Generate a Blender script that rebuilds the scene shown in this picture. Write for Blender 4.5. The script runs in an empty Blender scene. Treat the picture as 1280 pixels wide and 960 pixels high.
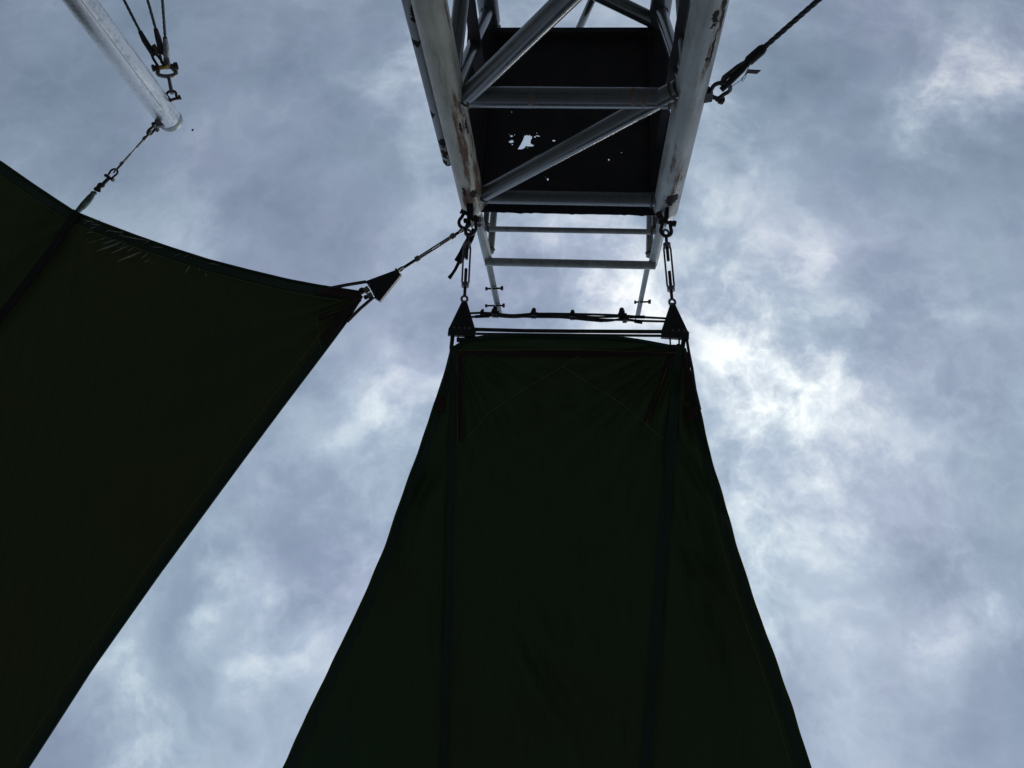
import bpy, bmesh, math, random
from mathutils import Vector, Matrix, noise
random.seed(7)
sc = bpy.context.scene

# ------------------------------------------------------------------ camera
F = 961.0                                   # focal length in pixels of a 1280 x 960 frame
EYE = Vector((0, 0, 1.6))
_z = Vector((72, -335, -961)).normalized()
_x = Vector((1, -.04, 0)); _x.z = -(_x.x*_z.x + _x.y*_z.y)/_z.z; _x.normalize()
_y = _z.cross(_x)
ROT = Matrix((_x, _y, _z))                  # camera axes -> world axes
cam_d = bpy.data.cameras.new('camera'); cam = bpy.data.objects.new('camera', cam_d)
sc.collection.objects.link(cam); sc.camera = cam
cam.matrix_world = Matrix.Translation(EYE) @ ROT.to_4x4()
cam_d.sensor_width = 36; cam_d.lens = F/1280*36; cam_d.clip_start = .05; cam_d.clip_end = 6000

def ray(px, py): return ROT @ Vector((px-640, 480-py, -F))
def on_z(px, py, z):
    d = ray(px, py); return EYE + d*((z-EYE.z)/d.z)
def on_y(px, py, y):
    d = ray(px, py); return EYE + d*((y-EYE.y)/d.y)
def on_plane(px, py, z0, ky, y0, kx=0., x0=0., s=1.):
    # the point of the slanting sheet z = z0 + ky (y-y0) + kx (x-x0)
    d = ray(px, py)
    t = (z0-EYE.z + ky*(EYE.y-y0) + kx*(EYE.x-x0))/(d.z - ky*d.y - kx*d.x)
    return EYE + d*(t*s)

# ------------------------------------------------------------------ world, sun, exposure
sc.view_settings.view_transform = 'Standard'; sc.view_settings.look = 'None'
sc.view_settings.exposure = 0; sc.view_settings.gamma = 1
SUN_DIR = ray(975, 755).normalized()
sun_el = math.asin(SUN_DIR.z); sun_az = math.atan2(SUN_DIR.x, SUN_DIR.y)
sd = bpy.data.lights.new('sun', 'SUN'); sd.energy = .7; sd.angle = math.radians(18); sd.color = (1, .96, .9)
so = bpy.data.objects.new('sun', sd); sc.collection.objects.link(so)
so.rotation_euler = SUN_DIR.to_track_quat('Z', 'Y').to_euler()

w = bpy.data.worlds.new('World'); sc.world = w; w.use_nodes = True
nt = w.node_tree; N = nt.nodes; L = nt.links; N.clear()
def s2l(c): return tuple((v/255/12.92 if v/255 <= .04045 else ((v/255+.055)/1.055)**2.4) for v in c) + (1,)
def lk(t, v, sock):
    if isinstance(v, bpy.types.NodeSocket): t.links.new(v, sock)
    else: sock.default_value = v
def mth(t, op, a, b=0., c=None, clamp=False):
    n = t.nodes.new('ShaderNodeMath'); n.operation = op; n.use_clamp = clamp
    lk(t, a, n.inputs[0]); lk(t, b, n.inputs[1])
    if c is not None: lk(t, c, n.inputs[2])
    return n.outputs[0]
def vmth(t, op, a, b=None, scale=None):
    n = t.nodes.new('ShaderNodeVectorMath'); n.operation = op
    lk(t, a, n.inputs[0])
    if b is not None: lk(t, b, n.inputs[1])
    if scale is not None: lk(t, scale, n.inputs['Scale'])
    return n.outputs['Value'] if op in ('LENGTH', 'DISTANCE', 'DOT_PRODUCT') else n.outputs[0]
def noi(t, vec, scale, detail=6, rough=.55, dist=0., lac=2.0):
    n = t.nodes.new('ShaderNodeTexNoise'); n.noise_dimensions = '3D'
    lk(t, vec, n.inputs['Vector']); n.inputs['Scale'].default_value = scale
    n.inputs['Detail'].default_value = detail; n.inputs['Roughness'].default_value = rough
    n.inputs['Distortion'].default_value = dist; n.inputs['Lacunarity'].default_value = lac
    return n
def ramp(t, fac, stops, interp='LINEAR'):
    n = t.nodes.new('ShaderNodeValToRGB'); n.color_ramp.interpolation = interp
    e = n.color_ramp.elements
    while len(e) < len(stops): e.new(.5)
    for q, (p, c) in zip(e, stops): q.position = p; q.color = c if len(c) == 4 else (*c, 1)
    lk(t, fac, n.inputs[0]); return n.outputs[0]
def smap(t, v, a, b, lo=0., hi=1.):
    n = t.nodes.new('ShaderNodeMapRange'); n.interpolation_type = 'SMOOTHSTEP'
    lk(t, v, n.inputs['Value'])
    n.inputs['From Min'].default_value = a; n.inputs['From Max'].default_value = b
    n.inputs['To Min'].default_value = lo; n.inputs['To Max'].default_value = hi
    return n.outputs[0]

tc = N.new('ShaderNodeTexCoord')
sep = N.new('ShaderNodeSeparateXYZ'); L.new(tc.outputs['Generated'], sep.inputs[0])
iz = mth(nt, 'MAXIMUM', sep.outputs[2], .12)
comb = N.new('ShaderNodeCombineXYZ')           # the cloud deck: a flat layer overhead
L.new(mth(nt, 'DIVIDE', sep.outputs[0], iz), comb.inputs[0]); L.new(mth(nt, 'DIVIDE', sep.outputs[1], iz), comb.inputs[1])
deck = comb.outputs[0]
warp_n = noi(nt, deck, 5.0, 6, .55)
warp = vmth(nt, 'SUBTRACT', warp_n.outputs['Color'], (.5, .5, .5))
warped = vmth(nt, 'ADD', deck, vmth(nt, 'SCALE', warp, scale=.34))
lobes = [  # thick and thin places of the cloud deck: (x, y, radius, amount) over the frame
    (920, 440, 270, .28), (922, 385, 95, .17), (950, 500, 100, .17), (885, 330, 90, .03), (975, 755, 75, .26), (975, 610, 160, .12),
    (1185, 145, 75, .30), (1265, 85, 75, .28), (1130, 60, 80, .10), (890, 150, 60, .20), (880, 210, 60, .12),
    (1060, 320, 60, .08), (1180, 780, 110, .13), (1265, 780, 60, .10), (1200, 660, 60, .14), (1250, 545, 60, .14), (1180, 620, 60, .08),
    (1230, 395, 55, .10), (1060, 900, 130, .03), (1000, 700, 180, .08), (1060, 720, 90, -.08), (1120, 690, 60, -.06), (1200, 900, 110, -.10), (1010, 880, 70, -.06), (1100, 470, 140, .06),
    (520, 120, 75, .18), (555, 60, 60, .18), (545, 230, 55, .10), (500, 495, 85, .20), (465, 575, 110, .12), (385, 120, 45, .10),
    (300, 725, 50, .20), (330, 810, 60, .14), (150, 935, 80, .24), (390, 760, 120, .10), (275, 275, 50, .10), (660, 340, 130, .16), (770, 360, 100, .12),
    (200, 290, 80, .06), (1040, 90, 90, -.14), (1000, 240, 80, -.06), (1120, 250, 110, -.10), (1250, 230, 110, -.14), (1090, 360, 60, -.08), (1120, 350, 60, -.05),
    (430, 240, 110, -.10), (350, 60, 120, -.05), (120, 100, 260, -.12), (420, 60, 60, -.08), (460, 330, 90, -.06), (700, 60, 90, -.03), (300, 180, 120, -.08), (230, 780, 60, -.10), (270, 870, 70, -.06), (1050, 845, 60, -.05),
    (1270, 450, 60, -.07), (700, 20, 120, .12)]
val = None
for (x, y, r, a) in lobes:
    d = ray(x, y); c = Vector((d.x/d.z, d.y/d.z, 0))
    d2 = ray(x+r*.7, y+r*.7); rr = (Vector((d2.x/d2.z, d2.y/d2.z, 0))-c).length
    t = smap(nt, vmth(nt, 'DISTANCE', warped, tuple(c)), 0, rr*1.5, a, 0)
    val = t if val is None else mth(nt, 'ADD', val, t)
big = noi(nt, vmth(nt, 'ADD', deck, vmth(nt, 'SCALE', warp, scale=.12)), 4.2, 3, .5)
soft = vmth(nt, 'ADD', deck, vmth(nt, 'SCALE', warp, scale=.10))
mot = noi(nt, vmth(nt, 'ADD', soft, (1.1, 8.2, 3)), 7.8, 10, .60, .05)      # mottled clumps
bil = noi(nt, vmth(nt, 'ADD', soft, (4.4, 3.2, 5)), 13.0, 8, .60, .1)       # ragged torn rims
fn = smap(nt, mot.outputs[0], .38, .62)
rim = mth(nt, 'SUBTRACT', 1., mth(nt, 'MULTIPLY', mth(nt, 'ABSOLUTE', mth(nt, 'SUBTRACT', bil.outputs[0], .5)), 7.), clamp=True)
act = smap(nt, val, -.10, .40, .52, 1.05)   # broken cloud is brighter and more ragged
v = mth(nt, 'ADD', mth(nt, 'MULTIPLY', val, mth(nt, 'ADD', .62, mth(nt, 'MULTIPLY', fn, .72))), .285)
v = mth(nt, 'ADD', v, mth(nt, 'MULTIPLY', mth(nt, 'SUBTRACT', big.outputs[0], .5), .78))
det = mth(nt, 'ADD', mth(nt, 'MULTIPLY', mth(nt, 'SUBTRACT', mot.outputs[0], .5), 1.02), mth(nt, 'MULTIPLY', mth(nt, 'MULTIPLY', rim, rim), .095))
v = mth(nt, 'ADD', v, mth(nt, 'MULTIPLY', det, act))
# extra brightness added right and behind, mostly out of view, for the pole's reflection
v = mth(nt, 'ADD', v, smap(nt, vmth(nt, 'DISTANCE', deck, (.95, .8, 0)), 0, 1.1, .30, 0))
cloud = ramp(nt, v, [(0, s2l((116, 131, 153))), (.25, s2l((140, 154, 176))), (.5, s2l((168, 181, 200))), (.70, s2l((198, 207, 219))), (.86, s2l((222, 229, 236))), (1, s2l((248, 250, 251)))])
tint = noi(nt, vmth(nt, 'ADD', deck, (9, 2, 4)), 3.0, 3, .5)   # some cloud is greener grey, some more lilac
tintc = ramp(nt, tint.outputs[0], [(.35, (.96, 1.03, .99)), (.65, (1.015, .99, 1.01))])
mx = N.new('ShaderNodeMix'); mx.data_type = 'RGBA'; mx.blend_type = 'MULTIPLY'; mx.inputs[0].default_value = .8
L.new(cloud, mx.inputs[6]); L.new(tintc, mx.inputs[7])
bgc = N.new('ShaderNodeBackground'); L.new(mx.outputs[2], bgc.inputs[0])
# an overcast sky is about three times as bright overhead as at the horizon
L.new(mth(nt, 'MULTIPLY', mth(nt, 'ADD', .33, mth(nt, 'MULTIPLY', mth(nt, 'MAXIMUM', sep.outputs[2], 0.), .74)), 1.17), bgc.inputs[1])
sky = N.new('ShaderNodeTexSky'); sky.sky_type = 'NISHITA'; sky.sun_disc = False
sky.sun_elevation = sun_el; sky.sun_rotation = sun_az
bgs = N.new('ShaderNodeBackground'); L.new(sky.outputs[0], bgs.inputs[0]); bgs.inputs[1].default_value = .06
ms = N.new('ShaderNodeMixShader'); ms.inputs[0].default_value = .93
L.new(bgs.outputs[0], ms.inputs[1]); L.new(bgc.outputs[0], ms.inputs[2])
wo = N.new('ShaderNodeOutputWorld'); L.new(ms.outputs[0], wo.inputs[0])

# ------------------------------------------------------------------ mesh helpers
class MB:
    def __init__(s): s.v = []; s.f = []; s.sm = []
    def add(s, vs, fs, smooth=False):
        o = len(s.v); s.v += [Vector(p) for p in vs]
        for f in fs: s.f.append([i+o for i in f]); s.sm.append(smooth)
        return s
    def tube(s, pts, r, n=12, caps=True, wob=0., seed=0):
        pts = [Vector(p) for p in pts]; m = len(pts)
        rs = r if isinstance(r, (list, tuple)) else [r]*m
        t0 = (pts[1]-pts[0]).normalized()
        u = t0.cross(Vector((0, 0, 1)));
        if u.length < .05: u = t0.cross(Vector((0, 1, 0)))
        u.normalize(); rings = []
        for i, p in enumerate(pts):
            t = (pts[min(i+1, m-1)]-pts[max(i-1, 0)])
            if t.length < 1e-9: t = t0
            t.normalize(); u = (u - t*u.dot(t))
            if u.length < 1e-6: u = t.orthogonal()
            u.normalize(); b = t.cross(u); ring = []
            for k in range(n):
                a = 2*math.pi*k/n; rad = rs[i]
                if wob: rad *= 1 + wob*noise.noise(p*9 + Vector((math.cos(a)*2, math.sin(a)*2, seed)))
                ring.append(p + u*(math.cos(a)*rad) + b*(math.sin(a)*rad))
            rings.append(ring)
        vs = [q for R_ in rings for q in R_]
        fs = [(i*n+k, i*n+(k+1) % n, (i+1)*n+(k+1) % n, (i+1)*n+k) for i in range(m-1) for k in range(n)]
        s.add(vs, fs, True)
        if caps:
            s.add(rings[0], [list(range(n))[::-1]]); s.add(rings[-1], [list(range(n))])
        return s
    def box(s, c, ax, ay, az):
        c = Vector(c); ax, ay, az = Vector(ax), Vector(ay), Vector(az)
        vs = [c + ax*i + ay*j + az*k for i in (-1, 1) for j in (-1, 1) for k in (-1, 1)]
        return s.add(vs, [(0, 1, 3, 2), (4, 6, 7, 5), (0, 4, 5, 1), (2, 3, 7, 6), (0, 2, 6, 4), (1, 5, 7, 3)])
    def prism(s, poly, th):
        poly = [Vector(p) for p in poly]; th = Vector(th); n = len(poly)
        a = [p-th*.5 for p in poly]; b = [p+th*.5 for p in poly]
        return s.add(a+b, [list(range(n))[::-1], list(range(n, 2*n))] + [(i, (i+1) % n, n+(i+1) % n, n+i) for i in range(n)])
    def ball(s, c, r, n=10, m=6, sc_=(1, 1, 1)):
        c = Vector(c); vs = [c+Vector((0, 0, r*sc_[2]))]
        for i in range(1, m):
            th = math.pi*i/m
            for k in range(n):
                ph = 2*math.pi*k/n
                vs.append(c+Vector((r*sc_[0]*math.sin(th)*math.cos(ph), r*sc_[1]*math.sin(th)*math.sin(ph), r*sc_[2]*math.cos(th))))
        vs.append(c-Vector((0, 0, r*sc_[2]))); fs = []
        for k in range(n): fs.append((0, 1+k, 1+(k+1) % n))
        for i in range(m-2):
            for k in range(n): fs.append((1+i*n+k, 1+(i+1)*n+k, 1+(i+1)*n+(k+1) % n, 1+i*n+(k+1) % n))
        e = len(vs)-1
        for k in range(n): fs.append((e, 1+(m-2)*n+(k+1) % n, 1+(m-2)*n+k))
        return s.add(vs, fs, True)

WORLD = {}
def obj(name, mb, mat, parent=None, origin=None):
    po = WORLD.get(parent.name, Vector()) if parent else Vector()
    org = Vector(origin) if origin is not None else (po if parent else Vector(mb.v[0]))
    me = bpy.data.meshes.new(name)
    me.from_pydata([p-org for p in mb.v], [], mb.f)
    me.polygons.foreach_set('use_smooth', mb.sm); me.update()
    me.materials.append(mat)
    o = bpy.data.objects.new(name, me); sc.collection.objects.link(o)
    if parent: o.parent = parent
    o.location = org-po; WORLD[o.name] = org
    return o
def tag(o, label, cat, group=None, kind=None):
    o['label'] = label; o['category'] = cat
    if group: o['group'] = group
    if kind: o['kind'] = kind
    return o
def thing(name, label, cat, loc, group=None):
    o = bpy.data.objects.new(name, None); o.empty_display_size = .1
    sc.collection.objects.link(o); o.location = loc; WORLD[o.name] = Vector(loc)
    return tag(o, label, cat, group)

# ------------------------------------------------------------------ materials
def newmat(name):
    m = bpy.data.materials.new(name); m.use_nodes = True; t = m.node_tree
    b = t.nodes['Principled BSDF']; return m, t, b
def bump(t, b, h, strength=.3, dist=.01):
    n = t.nodes.new('ShaderNodeBump'); n.inputs['Strength'].default_value = strength; n.inputs['Distance'].default_value = dist
    t.links.new(h, n.inputs['Height']); t.links.new(n.outputs[0], b.inputs['Normal'])
def mixc(t, f, a, b):
    n = t.nodes.new('ShaderNodeMix'); n.data_type = 'RGBA'; lk(t, f, n.inputs[0]); lk(t, a, n.inputs[6]); lk(t, b, n.inputs[7]); return n.outputs[2]

def painted_steel(name, col=(.40, .43, .43), spots=(), bare=(), rust=.12, seed=0., rough=.42, ior=1.5, bs=.55):
    """old grey paint; spots = (centre, radii) of rust bleeding, bare = the same for flaked patches, in object space"""
    m, t, b = newmat(name); tcn = t.nodes.new('ShaderNodeTexCoord'); P = tcn.outputs['Object']
    Ps = vmth(t, 'ADD', P, (seed*3.1, seed*1.7, seed))
    streak = noi(t, vmth(t, 'MULTIPLY', Ps, (1, 1, .16)), 22, 7, .62)
    speck = noi(t, Ps, 34, 8, .66)
    blot = noi(t, Ps, 5, 5, .55)
    lump = noi(t, vmth(t, 'MULTIPLY', Ps, (1, 1, .5)), 11, 5, .6, .4)
    cl = ramp(t, blot.outputs[0], [(.3, tuple(c*.80 for c in col)), (.62, tuple(min(1, c*1.1) for c in col))])
    cl = mixc(t, smap(t, streak.outputs[0], .46, .70, 0, .62), cl, tuple(c*k for c, k in zip(col, (.42, .40, .36))) + (1,))
    def field(lst, amp):
        f = None
        for (c, r) in lst:
            q = vmth(t, 'DIVIDE', vmth(t, 'SUBTRACT', P, tuple(c)), tuple(r))
            s_ = mth(t, 'SUBTRACT', 1., vmth(t, 'LENGTH', q))
            f = s_ if f is None else mth(t, 'MAXIMUM', f, s_)
        return f
    rmask = smap(t, mth(t, 'ADD', mth(t, 'MULTIPLY', streak.outputs[0], .6), mth(t, 'MULTIPLY', speck.outputs[0], .4)), .66-rust*.4, .74-rust*.4)
    if spots:
        fs = mth(t, 'ADD', field(spots, 1), mth(t, 'MULTIPLY', mth(t, 'SUBTRACT', streak.outputs[0], .52), 4.2))
        rmask = mth(t, 'MAXIMUM', rmask, smap(t, fs, .05, .75))
    rcol = ramp(t, speck.outputs[0], [(.3, (.055, .020, .010)), (.5, (.19, .075, .035)), (.68, (.30, .17, .10))])
    cl = mixc(t, mth(t, 'MULTIPLY', rmask, .85), cl, rcol)
    bmask = smap(t, speck.outputs[0], .685, .70)
    if bare:
        bf = mth(t, 'ADD', field(bare, 1), mth(t, 'MULTIPLY', mth(t, 'SUBTRACT', speck.outputs[0], .5), 3.2))
        bmask = mth(t, 'MAXIMUM', bmask, smap(t, bf, .12, .2))
    cl = mixc(t, bmask, cl, (.022, .014, .012, 1))
    t.links.new(cl, b.inputs['Base Color'])
    lk(t, mth(t, 'ADD', rough, mth(t, 'MULTIPLY', mth(t, 'MAXIMUM', rmask, bmask), .45)), b.inputs['Roughness'])
    b.inputs['IOR'].default_value = ior
    h = mth(t, 'SUBTRACT', mth(t, 'ADD', mth(t, 'MULTIPLY', lump.outputs[0], 1.1), mth(t, 'MULTIPLY', speck.outputs[0], .35)), mth(t, 'MULTIPLY', bmask, .5))
    bump(t, b, h, bs, .006)
    return m
def simple(name, c1, c2, scale=20, rough=.6, metal=0., stretch=(1, 1, 1), bstr=.25, bdist=.003):
    m, t, b = newmat(name); tcn = t.nodes.new('ShaderNodeTexCoord')
    n = noi(t, vmth(t, 'MULTIPLY', tcn.outputs['Object'], stretch), scale, 6, .6)
    t.links.new(ramp(t, n.outputs[0], [(.35, c1), (.65, c2)]), b.inputs['Base Color'])
    b.inputs['Roughness'].default_value = rough; b.inputs['Metallic'].default_value = metal
    bump(t, b, n.outputs[0], bstr, bdist); return m
def cloth(name, c1, c2, trans, fac=.3, rough=.7):
    m, t, b = newmat(name); tcn = t.nodes.new('ShaderNodeTexCoord'); P = tcn.outputs['Object']
    n = noi(t, P, .9, 5, .5); fl = noi(t, vmth(t, 'MULTIPLY', P, (5.0, .7, 1)), 2.6, 5, .5, .6)
    t.links.new(ramp(t, n.outputs[0], [(.3, c1), (.7, c2)]), b.inputs['Base Color'])
    b.inputs['Roughness'].default_value = rough; b.inputs['Specular IOR Level'].default_value = .25
    bump(t, b, mth(t, 'ADD', fl.outputs[0], mth(t, 'MULTIPLY', n.outputs[0], .4)), .6, .07)
    tr = t.nodes.new('ShaderNodeBsdfTranslucent'); tr.inputs[0].default_value = (*trans, 1)
    ms_ = t.nodes.new('ShaderNodeMixShader'); ms_.inputs[0].default_value = fac
    t.links.new(b.outputs[0], ms_.inputs[1]); t.links.new(tr.outputs[0], ms_.inputs[2])
    t.links.new(ms_.outputs[0], t.nodes['Material Output'].inputs[0]); return m

M_sail = cloth('green_canvas', (.034, .050, .020), (.024, .064, .040), (.036, .056, .020), .09, .55)
M_sail_warm = cloth('faded_green_canvas', (.044, .052, .019), (.028, .060, .028), (.040, .052, .016), .09, .55)
M_pocket = cloth('green_canvas_double', (.040, .076, .054), (.048, .092, .066), (.034, .054, .028), .09, .6)
M_patch = cloth('maroon_webbing', (.058, .036, .031), (.082, .050, .042), (.04, .018, .015), .10)
M_thread = simple('sewing_thread', (.11, .15, .09), (.17, .19, .13), 40, .8)
M_rthread = simple('red_sewing_thread', (.20, .12, .10), (.28, .19, .15), 40, .8)
M_black = simple('black_painted_steel', (.012, .013, .018), (.026, .027, .032), 30, .45)
M_iron = simple('dark_weathered_iron', (.03, .03, .034), (.085, .075, .07), 40, .5, .5)
M_galv = simple('dull_galvanised_steel', (.16, .16, .165), (.30, .30, .30), 50, .42, .8)
M_wire = simple('steel_wire_rope', (.05, .05, .055), (.13, .13, .135), 60, .5, .6)
M_cover = simple('black_sleeve', (.008, .008, .010), (.018, .018, .02), 50, .6)
M_strap = simple('black_strap', (.012, .011, .012), (.03, .026, .026), 60, .85)
M_rust = simple('rusty_bolt', (.05, .028, .026), (.12, .065, .055), 60, .8)
M_yellow = simple('yellow_ring_paint', (.55, .36, .03), (.7, .5, .08), 40, .6)
M_white = simple('white_plated_steel', (.55, .56, .56), (.72, .73, .73), 40, .4)
M_greenweb = simple('pale_green_webbing', (.05, .09, .065), (.26, .34, .29), 26, .7, 0, (1, 1, 1), .6, .01)
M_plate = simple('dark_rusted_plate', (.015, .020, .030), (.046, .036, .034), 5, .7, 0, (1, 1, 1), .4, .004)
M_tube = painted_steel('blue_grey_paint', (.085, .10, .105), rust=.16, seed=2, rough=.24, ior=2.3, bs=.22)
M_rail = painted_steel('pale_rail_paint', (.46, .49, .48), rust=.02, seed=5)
M_crease = simple('fold_sheen', (.22, .27, .21), (.50, .54, .46), 60, .5)  # pale colour standing in for light on the left sail's wrinkles
M_bird = simple('dark_feathers', (.02, .02, .022), (.04, .04, .045), 10, .8)

def galv_pole():
    m, t, b = newmat('galvanised_pole'); tcn = t.nodes.new('ShaderNodeTexCoord'); P = tcn.outputs['Object']
    n = noi(t, vmth(t, 'MULTIPLY', P, (1, 1, .07)), 20, 5, .55); n2 = noi(t, P, 30, 4, .5)
    ff = mth(t, 'ADD', mth(t, 'MULTIPLY', n.outputs[0], .6), mth(t, 'MULTIPLY', n2.outputs[0], .4))
    t.links.new(ramp(t, ff, [(.36, (.50, .54, .54)), (.45, (.80, .83, .83)), (.52, (.98, .98, .98)), (.66, (.99, .99, .99))]), b.inputs['Base Color'])
    b.inputs['Metallic'].default_value = .62
    lk(t, smap(t, n.outputs[0], .3, .7, .26, .44), b.inputs['Roughness'])
    bump(t, b, mth(t, 'ADD', n.outputs[0], mth(t, 'MULTIPLY', n2.outputs[0], .15)), .45, .010); return m
M_pole = galv_pole()
M_cap = simple('galvanised_cap', (.30, .33, .32), (.55, .58, .57), 34, .45, .35)

# ------------------------------------------------------------------ ground
gm, t, b = newmat('worn_asphalt'); tcn = t.nodes.new('ShaderNodeTexCoord')
n1 = noi(t, tcn.outputs['Object'], .35, 6, .6); n2 = noi(t, tcn.outputs['Object'], 40, 4, .6)
t.links.new(ramp(t, mth(t, 'ADD', mth(t, 'MULTIPLY', n1.outputs[0], .6), mth(t, 'MULTIPLY', n2.outputs[0], .4)), [(.35, (.065, .065, .064)), (.65, (.10, .098, .092))]), b.inputs['Base Color'])
b.inputs['Roughness'].default_value = .9; bump(t, b, n2.outputs[0], .4, .01)
g = MB(); g.add([(-2500, -2500, 0), (2500, -2500, 0), (2500, 2500, 0), (-2500, 2500, 0)], [(0, 1, 2, 3)])
go = obj('ground', g, gm, origin=(0, 0, 0)); go['kind'] = 'structure'; go['label'] = 'dark worn asphalt ground below the sails'

# ------------------------------------------------------------------ lattice tower
YF, YR = -3.1, -4.78
XL, XR, XLR, XRR = -.848, .566, -.845, .505
RL = .092; ZT = 6.56
tower = thing('steel_tower', 'grey painted lattice steel tower with rusty tubular legs and a railed platform on top', 'tower', (-.14, -3.95, 0))

def leg_spot(x, y, px, py, r):       # the point on a leg's surface seen at a place of the picture, in the leg's space
    d = ray(px, py); ox, oy = EYE.x-x, EYE.y-y
    A = d.x*d.x+d.y*d.y; B = 2*(ox*d.x+oy*d.y); Cc = ox*ox+oy*oy-r*r
    D = max(0, B*B-4*A*Cc); tt = (-B-math.sqrt(D))/(2*A)
    p = EYE + d*tt; return (p.x-x, p.y-y, p.z)
def spots(x, y, lst): return [(leg_spot(x, y, px, py, RL), (rr, rr, rz)) for (px, py, rr, rz) in lst]
ML = painted_steel('left_leg_paint', (.62, .585, .47), spots(XL, YF, [(580, 170, .030, .50), (592, 200, .045, .5), (596, 235, .08, .24), (588, 246, .08, .18), (577, 185, .03, .5), (599, 215, .03, .4), (560, 20, .02, .2), (580, 118, .03, .12)]),
                   spots(XL, YF, [(583, 158, .012, .10), (592, 243, .03, .05), (598, 200, .015, .08), (576, 160, .01, .06), (580, 240, .015, .07)]), .05, 1)
MR = painted_steel('right_leg_paint', (.54, .56, .525), spots(XR, YF, [(897, 25, .035, .34), (889, 58, .028, .34), (842, 238, .05, .24), (903, 5, .03, .2), (841, 210, .025, .24), (848, 118, .03, .10), (836, 250, .05, .1)]),
                   spots(XR, YF, [(894, 24, .02, .06), (903, 22, .016, .08), (884, 74, .012, .02), (841, 249, .05, .09), (906, 4, .02, .06), (891, 60, .010, .13)]), .03, 3)
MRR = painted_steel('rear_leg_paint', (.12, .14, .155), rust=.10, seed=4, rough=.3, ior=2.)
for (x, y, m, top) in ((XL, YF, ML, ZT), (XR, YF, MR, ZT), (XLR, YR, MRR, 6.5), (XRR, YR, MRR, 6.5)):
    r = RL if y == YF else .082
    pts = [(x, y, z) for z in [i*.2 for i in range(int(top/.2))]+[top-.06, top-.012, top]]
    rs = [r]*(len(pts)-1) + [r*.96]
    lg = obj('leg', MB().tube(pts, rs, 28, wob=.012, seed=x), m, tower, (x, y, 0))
    weld = MB()
    weld.box((x, y, .012), (.17, 0, 0), (0, .17, 0), (0, 0, .012)); obj('base_plate', weld, m, lg)

ZB = [6.43, 5.36, 3.75, 2.25, .75]
def frame(d, s):
    d = Vector(d).normalized(); s = Vector(s); s = (s-d*s.dot(d)).normalized(); return d, s, d.cross(s)
M_weld = simple('rusty_weld', (.05, .04, .035), (.17, .12, .09), 50, .7)
def brace(a, b_, r, name='horizontal_brace', m=M_tube, par=tower, n=18, weld=True):
    a, b_ = Vector(a), Vector(b_); k = max(3, int((b_-a).length/.12))
    o = obj(name, MB().tube([a.lerp(b_, i/k) for i in range(k+1)], r, n, wob=.01, seed=r*50), m, par, (a+b_)/2)
    if weld:
        d, s_, u = frame(b_-a, (.31, .2, .9))
        for e, sg in ((a, 1), (b_, -1)):
            pts = [e + d*sg*(.030+.006*noise.noise(Vector((q*1.3, e.x*7, e.z*3)))) + (s_*math.cos(q*math.pi/12)+u*math.sin(q*math.pi/12))*(r+.001) for q in range(25)]
            obj('weld_bead', MB().tube(pts, [.007+.003*noise.noise(Vector((q*2.1, e.z*9, 1))) for q in range(25)], 6, caps=False), M_weld, o)
    return o
for i, z in enumerate(ZB):
    rad = .052 if i == 0 else .061
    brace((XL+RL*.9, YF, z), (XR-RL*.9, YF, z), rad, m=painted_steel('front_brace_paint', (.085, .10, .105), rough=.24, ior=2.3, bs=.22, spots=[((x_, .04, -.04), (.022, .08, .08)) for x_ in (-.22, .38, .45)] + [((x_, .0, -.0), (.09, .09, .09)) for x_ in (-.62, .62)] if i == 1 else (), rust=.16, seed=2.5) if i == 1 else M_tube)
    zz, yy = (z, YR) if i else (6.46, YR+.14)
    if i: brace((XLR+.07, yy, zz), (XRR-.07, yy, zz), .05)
    if i:
        brace((XL, YF-RL*.9, z), (XLR, YR+.07, z), .05); brace((XR, YF-RL*.9, z), (XRR, YR+.07, z), .05)
for i in range(4):
    z0, z1 = ZB[i], ZB[i+1]
    l0, r0 = (XL+RL*.8, YF+.005), (XR-RL*.8, YF+.005)
    if i % 2 == 0: a, b_ = (*l0, z0-.06), (*r0, z1+.0-.10)
    else: a, b_ = (*l0, z0+.02), (*r0, z1+.1)
    if i == 0: a, b_ = (*l0, z0-.02), (*r0, z1-.09)
    brace(a, b_, .056, 'diagonal_brace')
    # side and rear faces
    for (xf, xr) in ((XL, XLR), (XR, XRR)):
        brace((xf, YF-RL*.8, z1+.07), (xr, YR+.06, z0-.10), .045, 'diagonal_brace')
    if i == 0: brace((XLR+.06, YR, 5.74), (XRR-.02, YR, 6.50), .058, 'diagonal_brace')
    elif i % 2 == 0: brace((XLR+.06, YR, z1+.05), (XRR-.06, YR, z0-.12), .056, 'diagonal_brace')
    else: brace((XRR-.06, YR, z1+.05), (XLR+.06, YR, z0-.1), .056, 'diagonal_brace')

# corroded flat bars standing between the front and rear legs
for (px, y, hw) in ((588, -3.95, .040), (854, -3.55, .026)):
    x = on_y(px, 8, y).x; nz = 60
    edge = [(x - hw + .010*noise.noise(Vector((k*.55, px, 1))), y , 1.0+5.48*k/nz) for k in range(nz+1)]
    edge2 = [(x + hw + .008*noise.noise(Vector((k*.6, px, 9))), y + .01, 1.0+5.48*k/nz) for k in range(nz+1)]
    vs = [Vector(p) for p in edge+edge2]; o_ = Vector((0, .008, 0)); n_ = nz+1
    vs = vs + [p+o_ for p in vs]; fs = []
    for k in range(nz):
        fs += [(k, k+1, n_+k+1, n_+k), (2*n_+k, 3*n_+k, 3*n_+k+1, 2*n_+k+1), (k, 2*n_+k, 2*n_+k+1, k+1), (n_+k, n_+k+1, 3*n_+k+1, 3*n_+k)]
    obj('flat_bar', MB().add(vs, fs), M_plate, tower, (x, y, 1))

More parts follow.
